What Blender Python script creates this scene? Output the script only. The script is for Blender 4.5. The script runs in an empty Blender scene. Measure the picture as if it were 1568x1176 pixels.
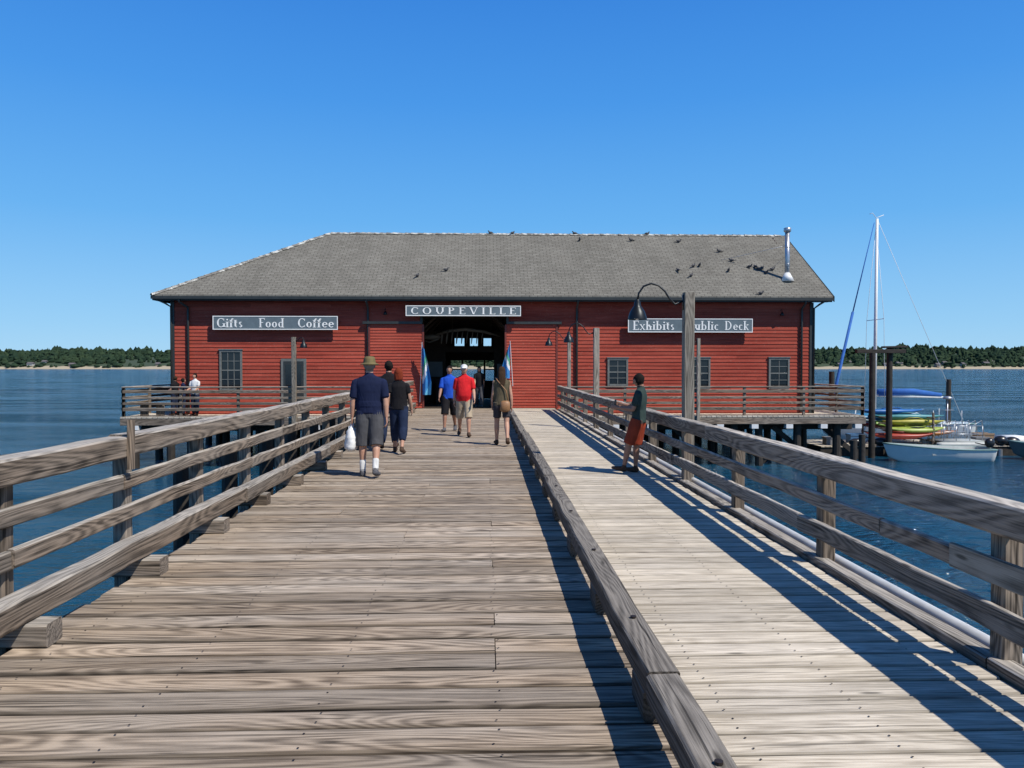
import bpy, math, random
from mathutils import Vector, Matrix, kdtree, noise as mnoise
random.seed(7)
R=random.random
def U(a,b): return a+(b-a)*random.random()
scene=bpy.context.scene
COL=scene.collection
# ------------------------------------------------------------------ materials
def newmat(name):
    m=bpy.data.materials.new(name); m.use_nodes=True
    nt=m.node_tree; b=nt.nodes['Principled BSDF']
    return m,nt,b
def N(nt,t,**kw):
    n=nt.nodes.new(t)
    for k,v in kw.items(): setattr(n,k,v)
    return n
def L(nt,a,b): nt.links.new(a,b)
def c4(c): return (c[0],c[1],c[2],1)
def math_(nt,op,a,b=None,c=None):
    n=N(nt,'ShaderNodeMath',operation=op)
    for i,v in enumerate((a,b,c)):
        if v is None: continue
        if isinstance(v,(int,float)): n.inputs[i].default_value=v
        else: L(nt,v,n.inputs[i])
    return n.outputs[0]
def mixc(nt,fac,a,b,mode='MIX'):
    n=N(nt,'ShaderNodeMix',data_type='RGBA',blend_type=mode)
    for s,v in ((n.inputs[0],fac),(n.inputs[6],a),(n.inputs[7],b)):
        if isinstance(v,(int,float)): s.default_value=v
        elif isinstance(v,tuple): s.default_value=c4(v)
        else: L(nt,v,s)
    return n.outputs[2]
def noise_(nt,vec,scale=1,detail=2,rough=.5,dist=0,map=None):
    if map is not None:
        mp=N(nt,'ShaderNodeMapping'); mp.inputs['Scale'].default_value=map
        L(nt,vec,mp.inputs['Vector']); vec=mp.outputs[0]
    n=N(nt,'ShaderNodeTexNoise'); L(nt,vec,n.inputs['Vector'])
    n.inputs['Scale'].default_value=scale; n.inputs['Detail'].default_value=detail
    n.inputs['Roughness'].default_value=rough; n.inputs['Distortion'].default_value=dist
    return n.outputs['Fac']
def ramp(nt,fac,stops):
    n=N(nt,'ShaderNodeValToRGB'); L(nt,fac,n.inputs[0]); e=n.color_ramp.elements
    while len(e)<len(stops): e.new(.5)
    for i,(p,c) in enumerate(stops):
        e[i].position=p; e[i].color=c4(c) if isinstance(c,tuple) else (c,c,c,1)
    return n.outputs[0]
def bump(nt,b,h,strength=.5,dist=.01):
    n=N(nt,'ShaderNodeBump'); n.inputs['Strength'].default_value=strength; n.inputs['Distance'].default_value=dist
    L(nt,h,n.inputs['Height']); L(nt,n.outputs[0],b.inputs['Normal'])
def simple(name,col,rough=.6,var=.15,scale=6,metal=0,bstr=.2,bd=.01,spec=.5):
    m,nt,b=newmat(name)
    tc=N(nt,'ShaderNodeTexCoord').outputs['Object']
    f=noise_(nt,tc,scale,4,.6)
    lo=tuple(x*(1-var) for x in col); hi=tuple(min(1,x*(1+var)) for x in col)
    L(nt,ramp(nt,f,[(.3,lo),(.7,hi)]),b.inputs['Base Color'])
    b.inputs['Roughness'].default_value=rough; b.inputs['Metallic'].default_value=metal
    b.inputs['Specular IOR Level'].default_value=spec
    if bstr: bump(nt,b,f,bstr,bd)
    return m
def wood_mat(name,dark,light,gray,rough=.8,bst=.6,crackd=.35,tintamt=.45,top=0,lw=.12,gmix=.5,edge=0):
    m,nt,b=newmat(name)
    g=N(nt,'ShaderNodeAttribute',attribute_name='gco').outputs['Vector']
    t=N(nt,'ShaderNodeAttribute',attribute_name='tint').outputs['Fac']
    oc=N(nt,'ShaderNodeTexCoord').outputs['Object']
    n1=noise_(nt,g,1,1,.4,.2,(.45,4.0,4.0))
    lines=math_(nt,'MULTIPLY_ADD',math_(nt,'SINE',math_(nt,'MULTIPLY',n1,140)),.5,.5)
    fib=noise_(nt,g,1,5,.7,0,(1.6,85,85))
    crack=ramp(nt,noise_(nt,g,1,3,.55,.1,(.9,42,42)),[(.335,crackd),(.385,1.0)])
    stain=noise_(nt,oc,.9,4,.65)
    spot=noise_(nt,g,1,4,.65,0,(4,14,14))
    fac=math_(nt,'ADD',math_(nt,'MULTIPLY',lines,lw),math_(nt,'ADD',math_(nt,'MULTIPLY',fib,.55),math_(nt,'ADD',math_(nt,'MULTIPLY',stain,.17),math_(nt,'MULTIPLY',spot,.28-lw))))
    base=ramp(nt,fac,[(.39,dark),(.585,light)])
    gf=ramp(nt,noise_(nt,g,1,2,.5,0,(.5,2,2)),[(.35,0.0),(.65,1.0)])
    base=mixc(nt,math_(nt,'MULTIPLY_ADD',gf,gmix,.15),base,mixc(nt,1.0,gray,ramp(nt,fac,[(.38,.45),(.585,1.12)]),'MULTIPLY'))
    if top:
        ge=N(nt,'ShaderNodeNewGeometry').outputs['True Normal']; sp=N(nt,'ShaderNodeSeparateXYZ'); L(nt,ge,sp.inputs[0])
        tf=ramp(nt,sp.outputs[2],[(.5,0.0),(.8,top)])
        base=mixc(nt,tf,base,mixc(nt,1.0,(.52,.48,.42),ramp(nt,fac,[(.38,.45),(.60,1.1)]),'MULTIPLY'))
    mp=N(nt,'ShaderNodeMapping'); mp.inputs['Scale'].default_value=(1.1,5,5); L(nt,g,mp.inputs[0])
    vo=N(nt,'ShaderNodeTexVoronoi'); L(nt,mp.outputs[0],vo.inputs['Vector']); vo.inputs['Scale'].default_value=1.3
    base=mixc(nt,1.0,base,ramp(nt,vo.outputs['Distance'],[(.05,.35),(.11,1.0)]),'MULTIPLY')
    base=mixc(nt,1.0,base,crack,'MULTIPLY')
    if edge:
        ac=N(nt,'ShaderNodeAttribute',attribute_name='acr').outputs['Fac']
        ed=math_(nt,'ADD',math_(nt,'ABSOLUTE',ac),math_(nt,'MULTIPLY',math_(nt,'SUBTRACT',spot,.5),.25))
        base=mixc(nt,1.0,base,ramp(nt,ed,[(.80,1.0),(.97,edge)]),'MULTIPLY')
    tv=math_(nt,'MULTIPLY_ADD',t,tintamt,1-tintamt/2)
    cc=N(nt,'ShaderNodeCombineColor')
    for i in range(3): L(nt,tv,cc.inputs[i])
    base=mixc(nt,1.0,base,cc.outputs[0],'MULTIPLY')
    L(nt,base,b.inputs['Base Color'])
    b.inputs['Roughness'].default_value=rough; b.inputs['Specular IOR Level'].default_value=.12
    h=math_(nt,'ADD',math_(nt,'MULTIPLY',fib,.6),math_(nt,'ADD',math_(nt,'MULTIPLY',lines,.15),math_(nt,'MULTIPLY',crack,.6)))
    bump(nt,b,h,bst,.006)
    return m
M={}
M['deck']=wood_mat('weathered_deck_wood',(.12,.085,.056),(.46,.355,.25),(.42,.365,.30),bst=.85,edge=.42,tintamt=.5,crackd=.25,gmix=.6)
M['walk']=wood_mat('pale_walkway_wood',(.33,.275,.20),(.69,.61,.48),(.62,.56,.47),bst=.5,crackd=.5,tintamt=.28,lw=.06,edge=.6)
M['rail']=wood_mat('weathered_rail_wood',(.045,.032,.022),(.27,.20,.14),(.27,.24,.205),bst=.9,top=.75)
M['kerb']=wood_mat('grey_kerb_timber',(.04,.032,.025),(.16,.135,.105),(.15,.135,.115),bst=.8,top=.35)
M['post']=wood_mat('grey_post_wood',(.12,.10,.075),(.38,.33,.26),(.34,.31,.26),bst=.5)
M['pile']=simple('creosote_pile',(.030,.024,.018),.8,.4,5,bstr=.5,bd=.03)
M['nail']=simple('rusty_nail',(.03,.02,.015),.6,.3,20,metal=.3)
M['iron']=simple('black_lamp_metal',(.02,.024,.026),.4,.2,12,metal=.6,bstr=.05)
M['galv']=simple('galvanised_metal',(.45,.47,.5),.35,.2,8,metal=.7,bstr=.1)
M['white']=simple('white_paint',(.75,.75,.73),.45,.08,6,bstr=.05)
M['pipe']=simple('white_pvc_pipe',(.55,.56,.56),.4,.15,4,bstr=.05)
M['trim']=simple('dark_trim_paint',(.030,.034,.032),.5,.2,5)
M['gtrim']=simple('grey_window_trim',(.15,.155,.14),.6,.2,8)
M['signc']=simple('slate_sign_board',(.13,.165,.18),.5,.12,4,bstr=.1)
M['letter']=simple('cream_letter_paint',(.88,.87,.82),.5,.05,6,bstr=0)
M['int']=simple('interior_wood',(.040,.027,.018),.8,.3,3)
M['bone']=simple('whale_bone',(.20,.18,.15),.7,.1,6)
m,nt,b=newmat('window_glass'); b.inputs['Base Color'].default_value=(.012,.014,.016,1); b.inputs['Roughness'].default_value=.06; M['glass']=m
# red siding
m,nt,b=newmat('red_clapboard'); oc=N(nt,'ShaderNodeTexCoord').outputs['Object']
f1=noise_(nt,oc,1,4,.6,0,(.35,1,.9)); f2=noise_(nt,oc,1,3,.6,0,(1.2,1,25)); f3=noise_(nt,oc,14,3,.6)
t=N(nt,'ShaderNodeAttribute',attribute_name='tint').outputs['Fac']
base=ramp(nt,math_(nt,'ADD',math_(nt,'MULTIPLY',f1,.5),math_(nt,'MULTIPLY',f2,.5)),[(.35,(.27,.042,.027)),(.65,(.43,.088,.056))])
base=mixc(nt,ramp(nt,f3,[(.58,0.0),(.75,.4)]),base,(.42,.18,.13))
tv=math_(nt,'MULTIPLY_ADD',t,.3,.85); cc=N(nt,'ShaderNodeCombineColor')
for i in range(3): L(nt,tv,cc.inputs[i])
base=mixc(nt,1.0,base,cc.outputs[0],'MULTIPLY'); L(nt,base,b.inputs['Base Color']); b.inputs['Roughness'].default_value=.75
b.inputs['Specular IOR Level'].default_value=.12
bump(nt,b,f2,.3,.004); M['red']=m
# roof shingles
m,nt,b=newmat('asphalt_shingles'); oc=N(nt,'ShaderNodeTexCoord').outputs['Object']
mp=N(nt,'ShaderNodeMapping'); mp.inputs['Scale'].default_value=(1,1.18,0); L(nt,oc,mp.inputs[0])
br=N(nt,'ShaderNodeTexBrick'); L(nt,mp.outputs[0],br.inputs[0]); br.inputs['Scale'].default_value=1
br.inputs['Brick Width'].default_value=.31; br.inputs['Row Height'].default_value=.15; br.inputs['Mortar Size'].default_value=.011
br.inputs['Color1'].default_value=(.175,.165,.14,1); br.inputs['Color2'].default_value=(.215,.205,.175,1); br.inputs['Mortar'].default_value=(.075,.07,.06,1)
s1=ramp(nt,noise_(nt,oc,1,5,.65,0,(.8,.35,.35)),[(.3,.82),(.7,1.1)])
s2=ramp(nt,noise_(nt,oc,9,3,.7),[(.3,.80),(.7,1.14)])
base=mixc(nt,1.0,mixc(nt,1.0,br.outputs[0],s1,'MULTIPLY'),s2,'MULTIPLY')
base=mixc(nt,ramp(nt,noise_(nt,oc,5,4,.7),[(.70,0.0),(.74,.5)]),base,(.5,.5,.46))
L(nt,base,b.inputs['Base Color']); b.inputs['Roughness'].default_value=.9; b.inputs['Specular IOR Level'].default_value=.15
bump(nt,b,br.outputs['Fac'],-.6,.02); M['roof']=m
m,nt,b=newmat('ridge_shingle_with_droppings'); oc=N(nt,'ShaderNodeTexCoord').outputs['Object']
L(nt,ramp(nt,noise_(nt,oc,3.5,5,.7),[(.46,(.17,.16,.14)),(.60,(.55,.55,.5))]),b.inputs['Base Color']); b.inputs['Roughness'].default_value=.9; M['ridge']=m
# water
m,nt,b=newmat('sea_water'); oc=N(nt,'ShaderNodeTexCoord').outputs['Object']
w1=noise_(nt,oc,1,3,.6,.6,(1.0,1.9,1)); w2=noise_(nt,oc,1,4,.65,.3,(4.0,7.0,1)); w3=noise_(nt,oc,1,3,.5,0,(.06,.2,1)); w4=noise_(nt,oc,1,2,.5,0,(.012,.035,1))
h=math_(nt,'ADD',math_(nt,'MULTIPLY',w1,.9),math_(nt,'ADD',math_(nt,'MULTIPLY',w2,.28),math_(nt,'MULTIPLY',w3,1.0)))
L(nt,ramp(nt,w4,[(.35,(.003,.038,.085)),(.65,(.004,.060,.120))]),b.inputs['Base Color'])
L(nt,ramp(nt,w3,[(.35,.04),(.65,.12)]),b.inputs['Roughness']); b.inputs['IOR'].default_value=1.33
bump(nt,b,h,1.0,.55); M['water']=m
# ------------------------------------------------------------------ helpers
def mesh(name,V,F,mats,parent=None,fm=None,smooth=False,attrs=None):
    me=bpy.data.meshes.new(name); me.from_pydata([tuple(v) for v in V],[],F)
    for x in (mats if isinstance(mats,(list,tuple)) else [mats]): me.materials.append(x)
    if fm: me.polygons.foreach_set('material_index',fm)
    if smooth: me.polygons.foreach_set('use_smooth',[True]*len(me.polygons))
    if attrs:
        for k,(ty,data) in attrs.items():
            a=me.attributes.new(k,ty,'POINT')
            if ty=='FLOAT_VECTOR': a.data.foreach_set('vector',[c for v in data for c in v])
            else: a.data.foreach_set('value',data)
    me.update()
    o=bpy.data.objects.new(name,me); COL.objects.link(o)
    if parent: o.parent=parent
    return o
def grp(name,loc=(0,0,0)):
    e=bpy.data.objects.new(name,None); e.location=loc; COL.objects.link(e); e.empty_display_size=.3; return e
class Timber:
    def __init__(s): s.V=[];s.F=[];s.G=[];s.T=[];s.FM=[];s.A=[]
    def beam(s,p0,p1,w,h,up=(0,0,1),c=.012,wob=0,seg=.45,tint=None,mi=0):
        p0=Vector(p0);p1=Vector(p1);d=p1-p0;Ln=d.length;t=d/Ln;up=Vector(up)
        if abs(t.dot(up))>.95: up=Vector((0,1,0))
        sd=t.cross(up).normalized();uv=sd.cross(t)
        a,b=w/2,h/2; c=min(c,a*.4,b*.4)
        cs=[(-a+c,-b),(a-c,-b),(a,-b+c),(a,b-c),(a-c,b),(-a+c,b),(-a,b-c),(-a,-b+c)]
        n=max(1,int(Ln/seg)) if wob else 1
        ro=(U(-40,40),U(-40,40),U(-40,40)); tt=R() if tint is None else tint
        base=len(s.V)
        for i in range(n+1):
            l=Ln*i/n; oa=U(-wob,wob);ob=U(-wob,wob)
            for (x,y) in cs:
                jx=U(-wob,wob)*.5;jy=U(-wob,wob)*.5
                s.V.append(p0+t*l+sd*(x+oa+jx)+uv*(y+ob+jy)); s.G.append((l+ro[0],x+ro[1],y+ro[2])); s.T.append(tt); s.A.append(x/a)
        for i in range(n):
            for k in range(8):
                q=base+i*8;k2=(k+1)%8
                s.F.append((q+k,q+8+k,q+8+k2,q+k2)); s.FM.append(mi)
        s.F.append(tuple(base+k for k in range(8))); s.F.append(tuple(base+n*8+k for k in range(7,-1,-1))); s.FM+= [mi,mi]
    def cyl(s,p0,p1,r0,r1=None,n=10,mi=0):
        r1=r0 if r1 is None else r1
        p0=Vector(p0);p1=Vector(p1);d=(p1-p0);t=d.normalized();up=Vector((0,0,1)) if abs(t.z)<.9 else Vector((0,1,0))
        sd=t.cross(up).normalized();uv=sd.cross(t);base=len(s.V);ro=U(-40,40)
        for p,r,l in ((p0,r0,0),(p1,r1,d.length)):
            for k in range(n):
                an=2*math.pi*k/n; s.V.append(p+sd*(r*math.cos(an))+uv*(r*math.sin(an))); s.G.append((l+ro,r*math.cos(an),r*math.sin(an))); s.T.append(R()); s.A.append(0)
        for k in range(n): s.F.append((base+k,base+n+k,base+n+(k+1)%n,base+(k+1)%n)); s.FM.append(mi)
        s.F.append(tuple(base+k for k in range(n))); s.F.append(tuple(base+n+k for k in range(n-1,-1,-1))); s.FM+=[mi,mi]
    def obj(s,name,mats,parent=None):
        return mesh(name,s.V,s.F,mats,parent,s.FM,False,{'gco':('FLOAT_VECTOR',s.G),'tint':('FLOAT',s.T),'acr':('FLOAT',s.A)})
def tube(pts,rad,n=10,side=None,dens=None,close=True):
    P=[Vector(p) for p in pts]; Rr=[(r,r) if isinstance(r,(int,float)) else r for r in rad]
    if dens:
        P2=[];R2=[]
        for i in range(len(P)-1):
            k=max(1,int((P[i+1]-P[i]).length/dens))
            for j in range(k):
                f=j/k; P2.append(P[i].lerp(P[i+1],f)); R2.append(tuple(Rr[i][q]*(1-f)+Rr[i+1][q]*f for q in (0,1)))
        P2.append(P[-1]);R2.append(Rr[-1]); P,Rr=P2,R2
    V=[];F=[];prev=Vector(side) if side else None
    for i,p in enumerate(P):
        t=(P[min(i+1,len(P)-1)]-P[max(i-1,0)])
        t=t.normalized() if t.length>1e-9 else Vector((0,0,1))
        if prev is None: prev=Vector((1,0,0)) if abs(t.x)<.8 else Vector((0,1,0))
        u=(prev-t*prev.dot(t)).normalized(); 
        if not side: prev=u
        v=t.cross(u)
        for k in range(n):
            a=2*math.pi*k/n; V.append(p+u*(Rr[i][0]*math.cos(a))+v*(Rr[i][1]*math.sin(a)))
    for i in range(len(P)-1):
        for k in range(n):
            q=i*n; F.append((q+k,q+(k+1)%n,q+n+(k+1)%n,q+n+k))
    if close:
        F.append(tuple(range(n-1,-1,-1))); F.append(tuple(len(V)-n+k for k in range(n)))
    return V,F
def ellipsoid(c,r,nu=20,nv=12,fn=None):
    V=[];F=[];c=Vector(c)
    for j in range(nv+1):
        ph=math.pi*j/nv
        for i in range(nu):
            a=2*math.pi*i/nu; v=Vector((math.sin(ph)*math.cos(a),math.sin(ph)*math.sin(a),math.cos(ph)))
            if fn: v=fn(v)
            V.append(c+Vector((v.x*r[0],v.y*r[1],v.z*r[2])))
    for j in range(nv):
        for i in range(nu):
            F.append((j*nu+i,(j+1)*nu+i,(j+1)*nu+(i+1)%nu,j*nu+(i+1)%nu))
    return V,F
class Acc:
    def __init__(s): s.V=[];s.F=[];s.FM=[]
    def add(s,VF,mi=0,mat=None):
        V,F=VF;b=len(s.V)
        s.V+= [mat@Vector(v) for v in V] if mat else [Vector(v) for v in V]
        s.F+=[tuple(b+i for i in f) for f in F]; s.FM+=[mi]*len(F)
    def box(s,x0,x1,y0,y1,z0,z1,mi=0):
        V=[(x,y,z) for x in (x0,x1) for y in (y0,y1) for z in (z0,z1)]
        s.add((V,[(0,1,3,2),(4,6,7,5),(0,4,5,1),(2,3,7,6),(0,2,6,4),(1,5,7,3)]),mi)
    def obj(s,name,mats,parent=None,smooth=False): return mesh(name,s.V,s.F,mats,parent,s.FM,smooth)
# ------------------------------------------------------------------ world, sun, camera
sd=Vector((.62,-.52,1.0)).normalized()
el=math.asin(sd.z); rot=math.atan2(sd.x,sd.y)
w=bpy.data.worlds.new("World"); scene.world=w; w.use_nodes=True; nt=w.node_tree
bg=nt.nodes['Background']; sk=N(nt,'ShaderNodeTexSky',sky_type='NISHITA'); sk.sun_disc=False
sk.sun_elevation=el; sk.sun_rotation=rot; sk.air_density=1.0; sk.dust_density=.3; sk.ozone_density=3; sk.altitude=0
tcw=N(nt,'ShaderNodeTexCoord').outputs['Generated']; sp=N(nt,'ShaderNodeSeparateXYZ'); L(nt,tcw,sp.inputs[0])
gr_=ramp(nt,sp.outputs[2],[(0.0,(.38,.68,.94)),(.05,(.29,.61,.94)),(.18,(.130,.45,.91)),(.32,(.060,.32,.85)),(.48,(.026,.21,.73)),(.75,(.008,.07,.30)),(1.0,(.006,.05,.22))])
STR=.11
sc=N(nt,'ShaderNodeVectorMath',operation='SCALE'); L(nt,gr_,sc.inputs[0]); sc.inputs['Scale'].default_value=1/STR
L(nt,mixc(nt,.90,sk.outputs[0],sc.outputs[0]),bg.inputs[0]); bg.inputs[1].default_value=STR
sl=bpy.data.lights.new('sun','SUN'); sl.energy=5.0; sl.angle=math.radians(.5); sl.color=(1,.945,.86)
so=bpy.data.objects.new('sun',sl); so.rotation_euler=sd.to_track_quat('Z','Y').to_euler(); COL.objects.link(so)
cd=bpy.data.cameras.new('camera'); cam=bpy.data.objects.new('camera',cd); COL.objects.link(cam); scene.camera=cam
cd.sensor_width=36; cd.lens=36*1178/1568; cd.clip_end=20000; cd.clip_start=.05
cam.location=(0,0,1.65); cam.rotation_euler=(math.radians(90-1.26),0,math.radians(-1.9))
scene.view_settings.view_transform='Standard'
WZ=-2.2
# ------------------------------------------------------------------ water & far shore
mesh('sea_water',[(-9000,-400,WZ),(9000,-400,WZ),(9000,12000,WZ),(-9000,12000,WZ)],[(0,1,2,3)],M['water'])
m,nt,b=newmat('far_hill_ground'); oc=N(nt,'ShaderNodeTexCoord').outputs['Object']
sp=N(nt,'ShaderNodeSeparateXYZ'); L(nt,oc,sp.inputs[0])
zz=math_(nt,'ADD',sp.outputs[2],math_(nt,'MULTIPLY',noise_(nt,oc,.012,4,.6),14))
L(nt,ramp(nt,math_(nt,'MULTIPLY',zz,.05),[(.44,(.36,.31,.22)),(.52,(.040,.062,.032))]),b.inputs['Base Color']); b.inputs['Roughness'].default_value=1; M['hill']=m
def hillh(x,y):
    s=(y-1500)/500
    base=31+9*mnoise.noise(Vector((x*.0022,1.3,0)))+8*mnoise.noise(Vector((x*.008,4.3,0)))
    if x>350: base+= 3+5*min(1,(x-350)/700)
    bl=4+5*mnoise.noise(Vector((x*.004,9.1,0)))
    return WZ+ (s<=0 and 0 or min(1,s*18)*bl+ base*min(1,max(0,s*1.5))**.7)
V=[];F=[];nx=240;ny=14
ys=[1500-8,1500,1505,1512,1525,1550,1580,1620,1670,1730,1800,1880,1980,2100,2300]
for i in range(nx+1):
    x=-2400+5600*i/nx
    for y in ys: V.append((x,y+12*mnoise.noise(Vector((x*.006,0,3))),hillh(x,y)-(3 if y<1500 else 0)))
for i in range(nx):
    for j in range(ny): q=i*(ny+1)+j; F.append((q,q+ny+1,q+ny+2,q+1))
mesh('far_shore_hill',V,F,M['hill'],smooth=True)
m,nt,b=newmat('far_conifer_foliage'); oc=N(nt,'ShaderNodeTexCoord').outputs['Object']
L(nt,ramp(nt,noise_(nt,oc,.03,5,.7),[(.3,(.012,.028,.020)),(.7,(.042,.066,.033))]),b.inputs['Base Color']); b.inputs['Roughness'].default_value=1; b.inputs['Specular IOR Level'].default_value=.05; M['fol']=m
V=[];F=[]
for k in range(8500):
    x=U(-1500,2100); y=1508+ (R()**1.2)*430
    if mnoise.noise(Vector((x*.012,y*.02,2)))<-.25 and R()<.8: continue
    z=hillh(x,y)-1; hgt=U(6,17)*(1+.6*mnoise.noise(Vector((x*.01,y*.01,7)))); r=hgt*U(.26,.65)
    if y<1530: hgt*=.55
    b0=len(V); n=6
    rnd=R()<.5
    for lv,(fr,fz) in enumerate(((.7,0),(1,.3),(.85 if rnd else .55,.68))):
        for q in range(n):
            a=6.283*q/n+lv; rr=r*fr*U(.75,1.2); V.append((x+rr*math.cos(a),y+rr*math.sin(a),z+hgt*fz*U(.9,1.1)))
    V.append((x,y,z+hgt*(.85 if rnd else 1.05)))
    for lv in range(2):
        for q in range(n): F.append((b0+lv*n+q,b0+lv*n+(q+1)%n,b0+lv*n+n+(q+1)%n,b0+lv*n+n+q))
    for q in range(n): F.append((b0+2*n+q,b0+2*n+(q+1)%n,b0+3*n))
mesh('distant_tree_line',V,F,M['fol'])
hm=[simple('house_wall_'+str(i),c,.8,.05,.5) for i,c in enumerate(((.6,.58,.52),(.35,.36,.38),(.42,.33,.25)))]
hr=simple('house_roof',(.12,.11,.11),.9,.1,.5)
for (x,dy) in ((-880,14),(-862,30),(-800,14),(-640,22),(705,14),(735,40),(770,60),(800,14),(835,30),(860,55),(905,14),(930,30),(960,16),(1010,24),(1035,50)):
    a=Acc(); wd=U(6,11); y=1500+dy+U(0,6); z=hillh(x,y)-1; hh=U(3,5)
    a.box(x-wd/2,x+wd/2,y-5,y+5,z,z+hh,0)
    a.add(([(x-wd/2-1,y-6,z+hh),(x+wd/2+1,y-6,z+hh),(x+wd/2+1,y+6,z+hh),(x-wd/2-1,y+6,z+hh),(x-wd/2-1,y,z+hh+3),(x+wd/2+1,y,z+hh+3)],[(0,1,5,4),(2,3,4,5),(0,4,3),(1,2,5)]),1)
    for q in (-.3,0,.3): a.box(x+q*wd-.6,x+q*wd+.6,y-5.1,y-4.9,z+1.2,z+2.8,2)
    a.obj('shore_house',[random.choice(hm),hr,M['glass']])
# ------------------------------------------------------------------ pier decks
T=Timber(); nails=Acc()
def nailquad(x,y,z,r=.006):
    V=[(x+r*math.cos(a*1.047),y+r*math.sin(a*1.047),z) for a in range(6)]; nails.add((V,[tuple(range(6))]))
y=-3.0
while y<30.7:
    wv=random.choice((.19,.24,.24,.285)); 
    cuts=[-2.78+U(-.03,.02),.80]
    if R()<.3: cuts.insert(1,random.choice((-1.65,-.8,.05)))
    for q in range(len(cuts)-1):
        T.beam((cuts[q]+(.003 if q else 0),y+wv/2,-.03+U(-.004,.004)),(cuts[q+1]-.003,y+wv/2+U(-.004,.004),-.03+U(-.004,.004)),wv-U(.014,.024),.06,c=.008,wob=.002,seg=.4)
    if 2<y<13:
        for xx in (-2.5,-1.65,-.8,.05):
            for q in (.22,.78): nailquad(xx+U(-.02,.02),y+wv*q+U(-.01,.01),.0065)
    y+=wv
T.obj('pier_deck',[M['deck']])
T=Timber(); y=-3.0
while y<30.7:
    wv=.188
    T.beam((.815,y+wv/2,-.03+U(-.002,.002)),(2.72+U(-.01,.01),y+wv/2,-.03+U(-.002,.002)),wv-U(.011,.018),.06,c=.006,wob=.0013,seg=.5)
    if 2<y<12:
        for xx in (1.15,1.8,2.45):
            for q in (.25,.75): nailquad(xx+U(-.01,.01),y+wv*q,.005)
    y+=wv
T.obj('pier_walkway',[M['walk']])
nails.obj('deck_nails',[M['nail']])
T=Timber()
for x in (-2.6,-1.7,-.8,.1,.8,1.7,2.6): T.beam((x,-3,-.21),(x,30.8,-.21),.14,.28,mi=0)
y=-1.5
while y<29:
    T.beam((-3.1,y,-.50),(3.15,y,-.50),.28,.28,mi=0)
    for x in (-2.75,-.9,.9,2.75): T.cyl((x,y,-.4),(x+U(-.08,.08),y,-4.5),.15,.17,12,mi=0)
    T.beam((-2.9,y+.16,-.6),(2.9,y+.16,-2.1),.08,.18,mi=0)
    y+=4.5
y=8.4
while y<28: T.cyl((-3.28,y,-4.5),(-3.28+U(-.03,.03),y,.62+U(-.05,.05)),.12,.10,10); y+=1.55
T.obj('pier_piles',[M['pile']])
T=Timber()
def run(x,z,w,h,y0,y1,mi=0,ln=4.6,wob=.005,off=0):
    a=y0
    while a<y1-.01:
        b=min(y1,(a+ln if a>y0 else y0+ln-off)); dz=U(-.010,.010);dx=U(-.008,.008)
        T.beam((x+dx,a+.005,z+dz),(x+dx+U(-.006,.006),b-.005,z+dz+U(-.008,.008)),w,h,c=.012,wob=wob,mi=mi); a=b
run(-2.86,1.045,.19,.16,-2,29.4,ln=6.2,off=-1.9)
run(-2.81,.765,.05,.115,-2,29.4,off=1.2)
run(-2.81,.515,.05,.115,-2,29.4,off=2.6)
run(-2.76,.225,.15,.16,-2,29.4,off=3.1)
T.beam((-2.745,6.02,.86),(-2.755,6.05,1.24),.035,.075,up=(0,1,0))
y=-1.55
while y<29.4:
    T.beam((-2.895,y,-.55),(-2.895,y,.96),.11,.11,up=(0,1,0),wob=.003)
    T.beam((-2.95,y,.07),(-2.60+U(-.03,.03),y,.07),.17,.138,wob=.003)
    y+=1.55
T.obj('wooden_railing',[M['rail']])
T=Timber()
run(2.78,.85,.16,.17,-2,29.4,ln=6.2,off=1.0)
run(2.74,.555,.05,.115,-2,29.4,off=2)
run(2.74,.30,.05,.14,-2,29.4,off=.6)
run(2.80,-.02,.12,.16,-2,29.4,off=3.1)
y=4.1-4.5
while y<29.4:
    T.beam((2.85,y,-.6),(2.85,y,.765),.12,.12,up=(0,1,0),wob=.003); y+=2.25
T.beam((2.695,3.2,.575),(2.695,4.35,.565),.03,.14,mi=1)
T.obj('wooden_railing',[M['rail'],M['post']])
T=Timber()
run(.79,.215,.15,.13,-2,26.5,ln=6.3,off=.9)
y=-1.0
while y<26.4:
    T.beam((.79,y-.14,.077),(.79,y+.14,.077),.13,.146,wob=.002); y+=1.55
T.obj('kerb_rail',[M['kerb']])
a=Acc()
for y in [-.5+1.55*k for k in range(1,18)]:
    a.add(tube([(.80,y,.282),(.80,y,.292)],[.016,.016],10))
a.obj('kerb_bolts',[M['nail']])
a=Acc()
a.add(tube([(2.99,-2,.0),(3.0,6,-.01),(2.99,14,.01),(3.0,22,-.01),(2.99,29.5,0)],[.05]*5,12))
a.add(tube([(3.14,-2,-.1),(3.13,29.5,-.1)],[.035]*2,10))
for y in range(0,29,3): a.box(2.9,3.2,y-.02,y+.02,-.17,-.14,1)
a.obj('water_pipe',[M['pipe'],M['galv']],smooth=True)
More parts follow.
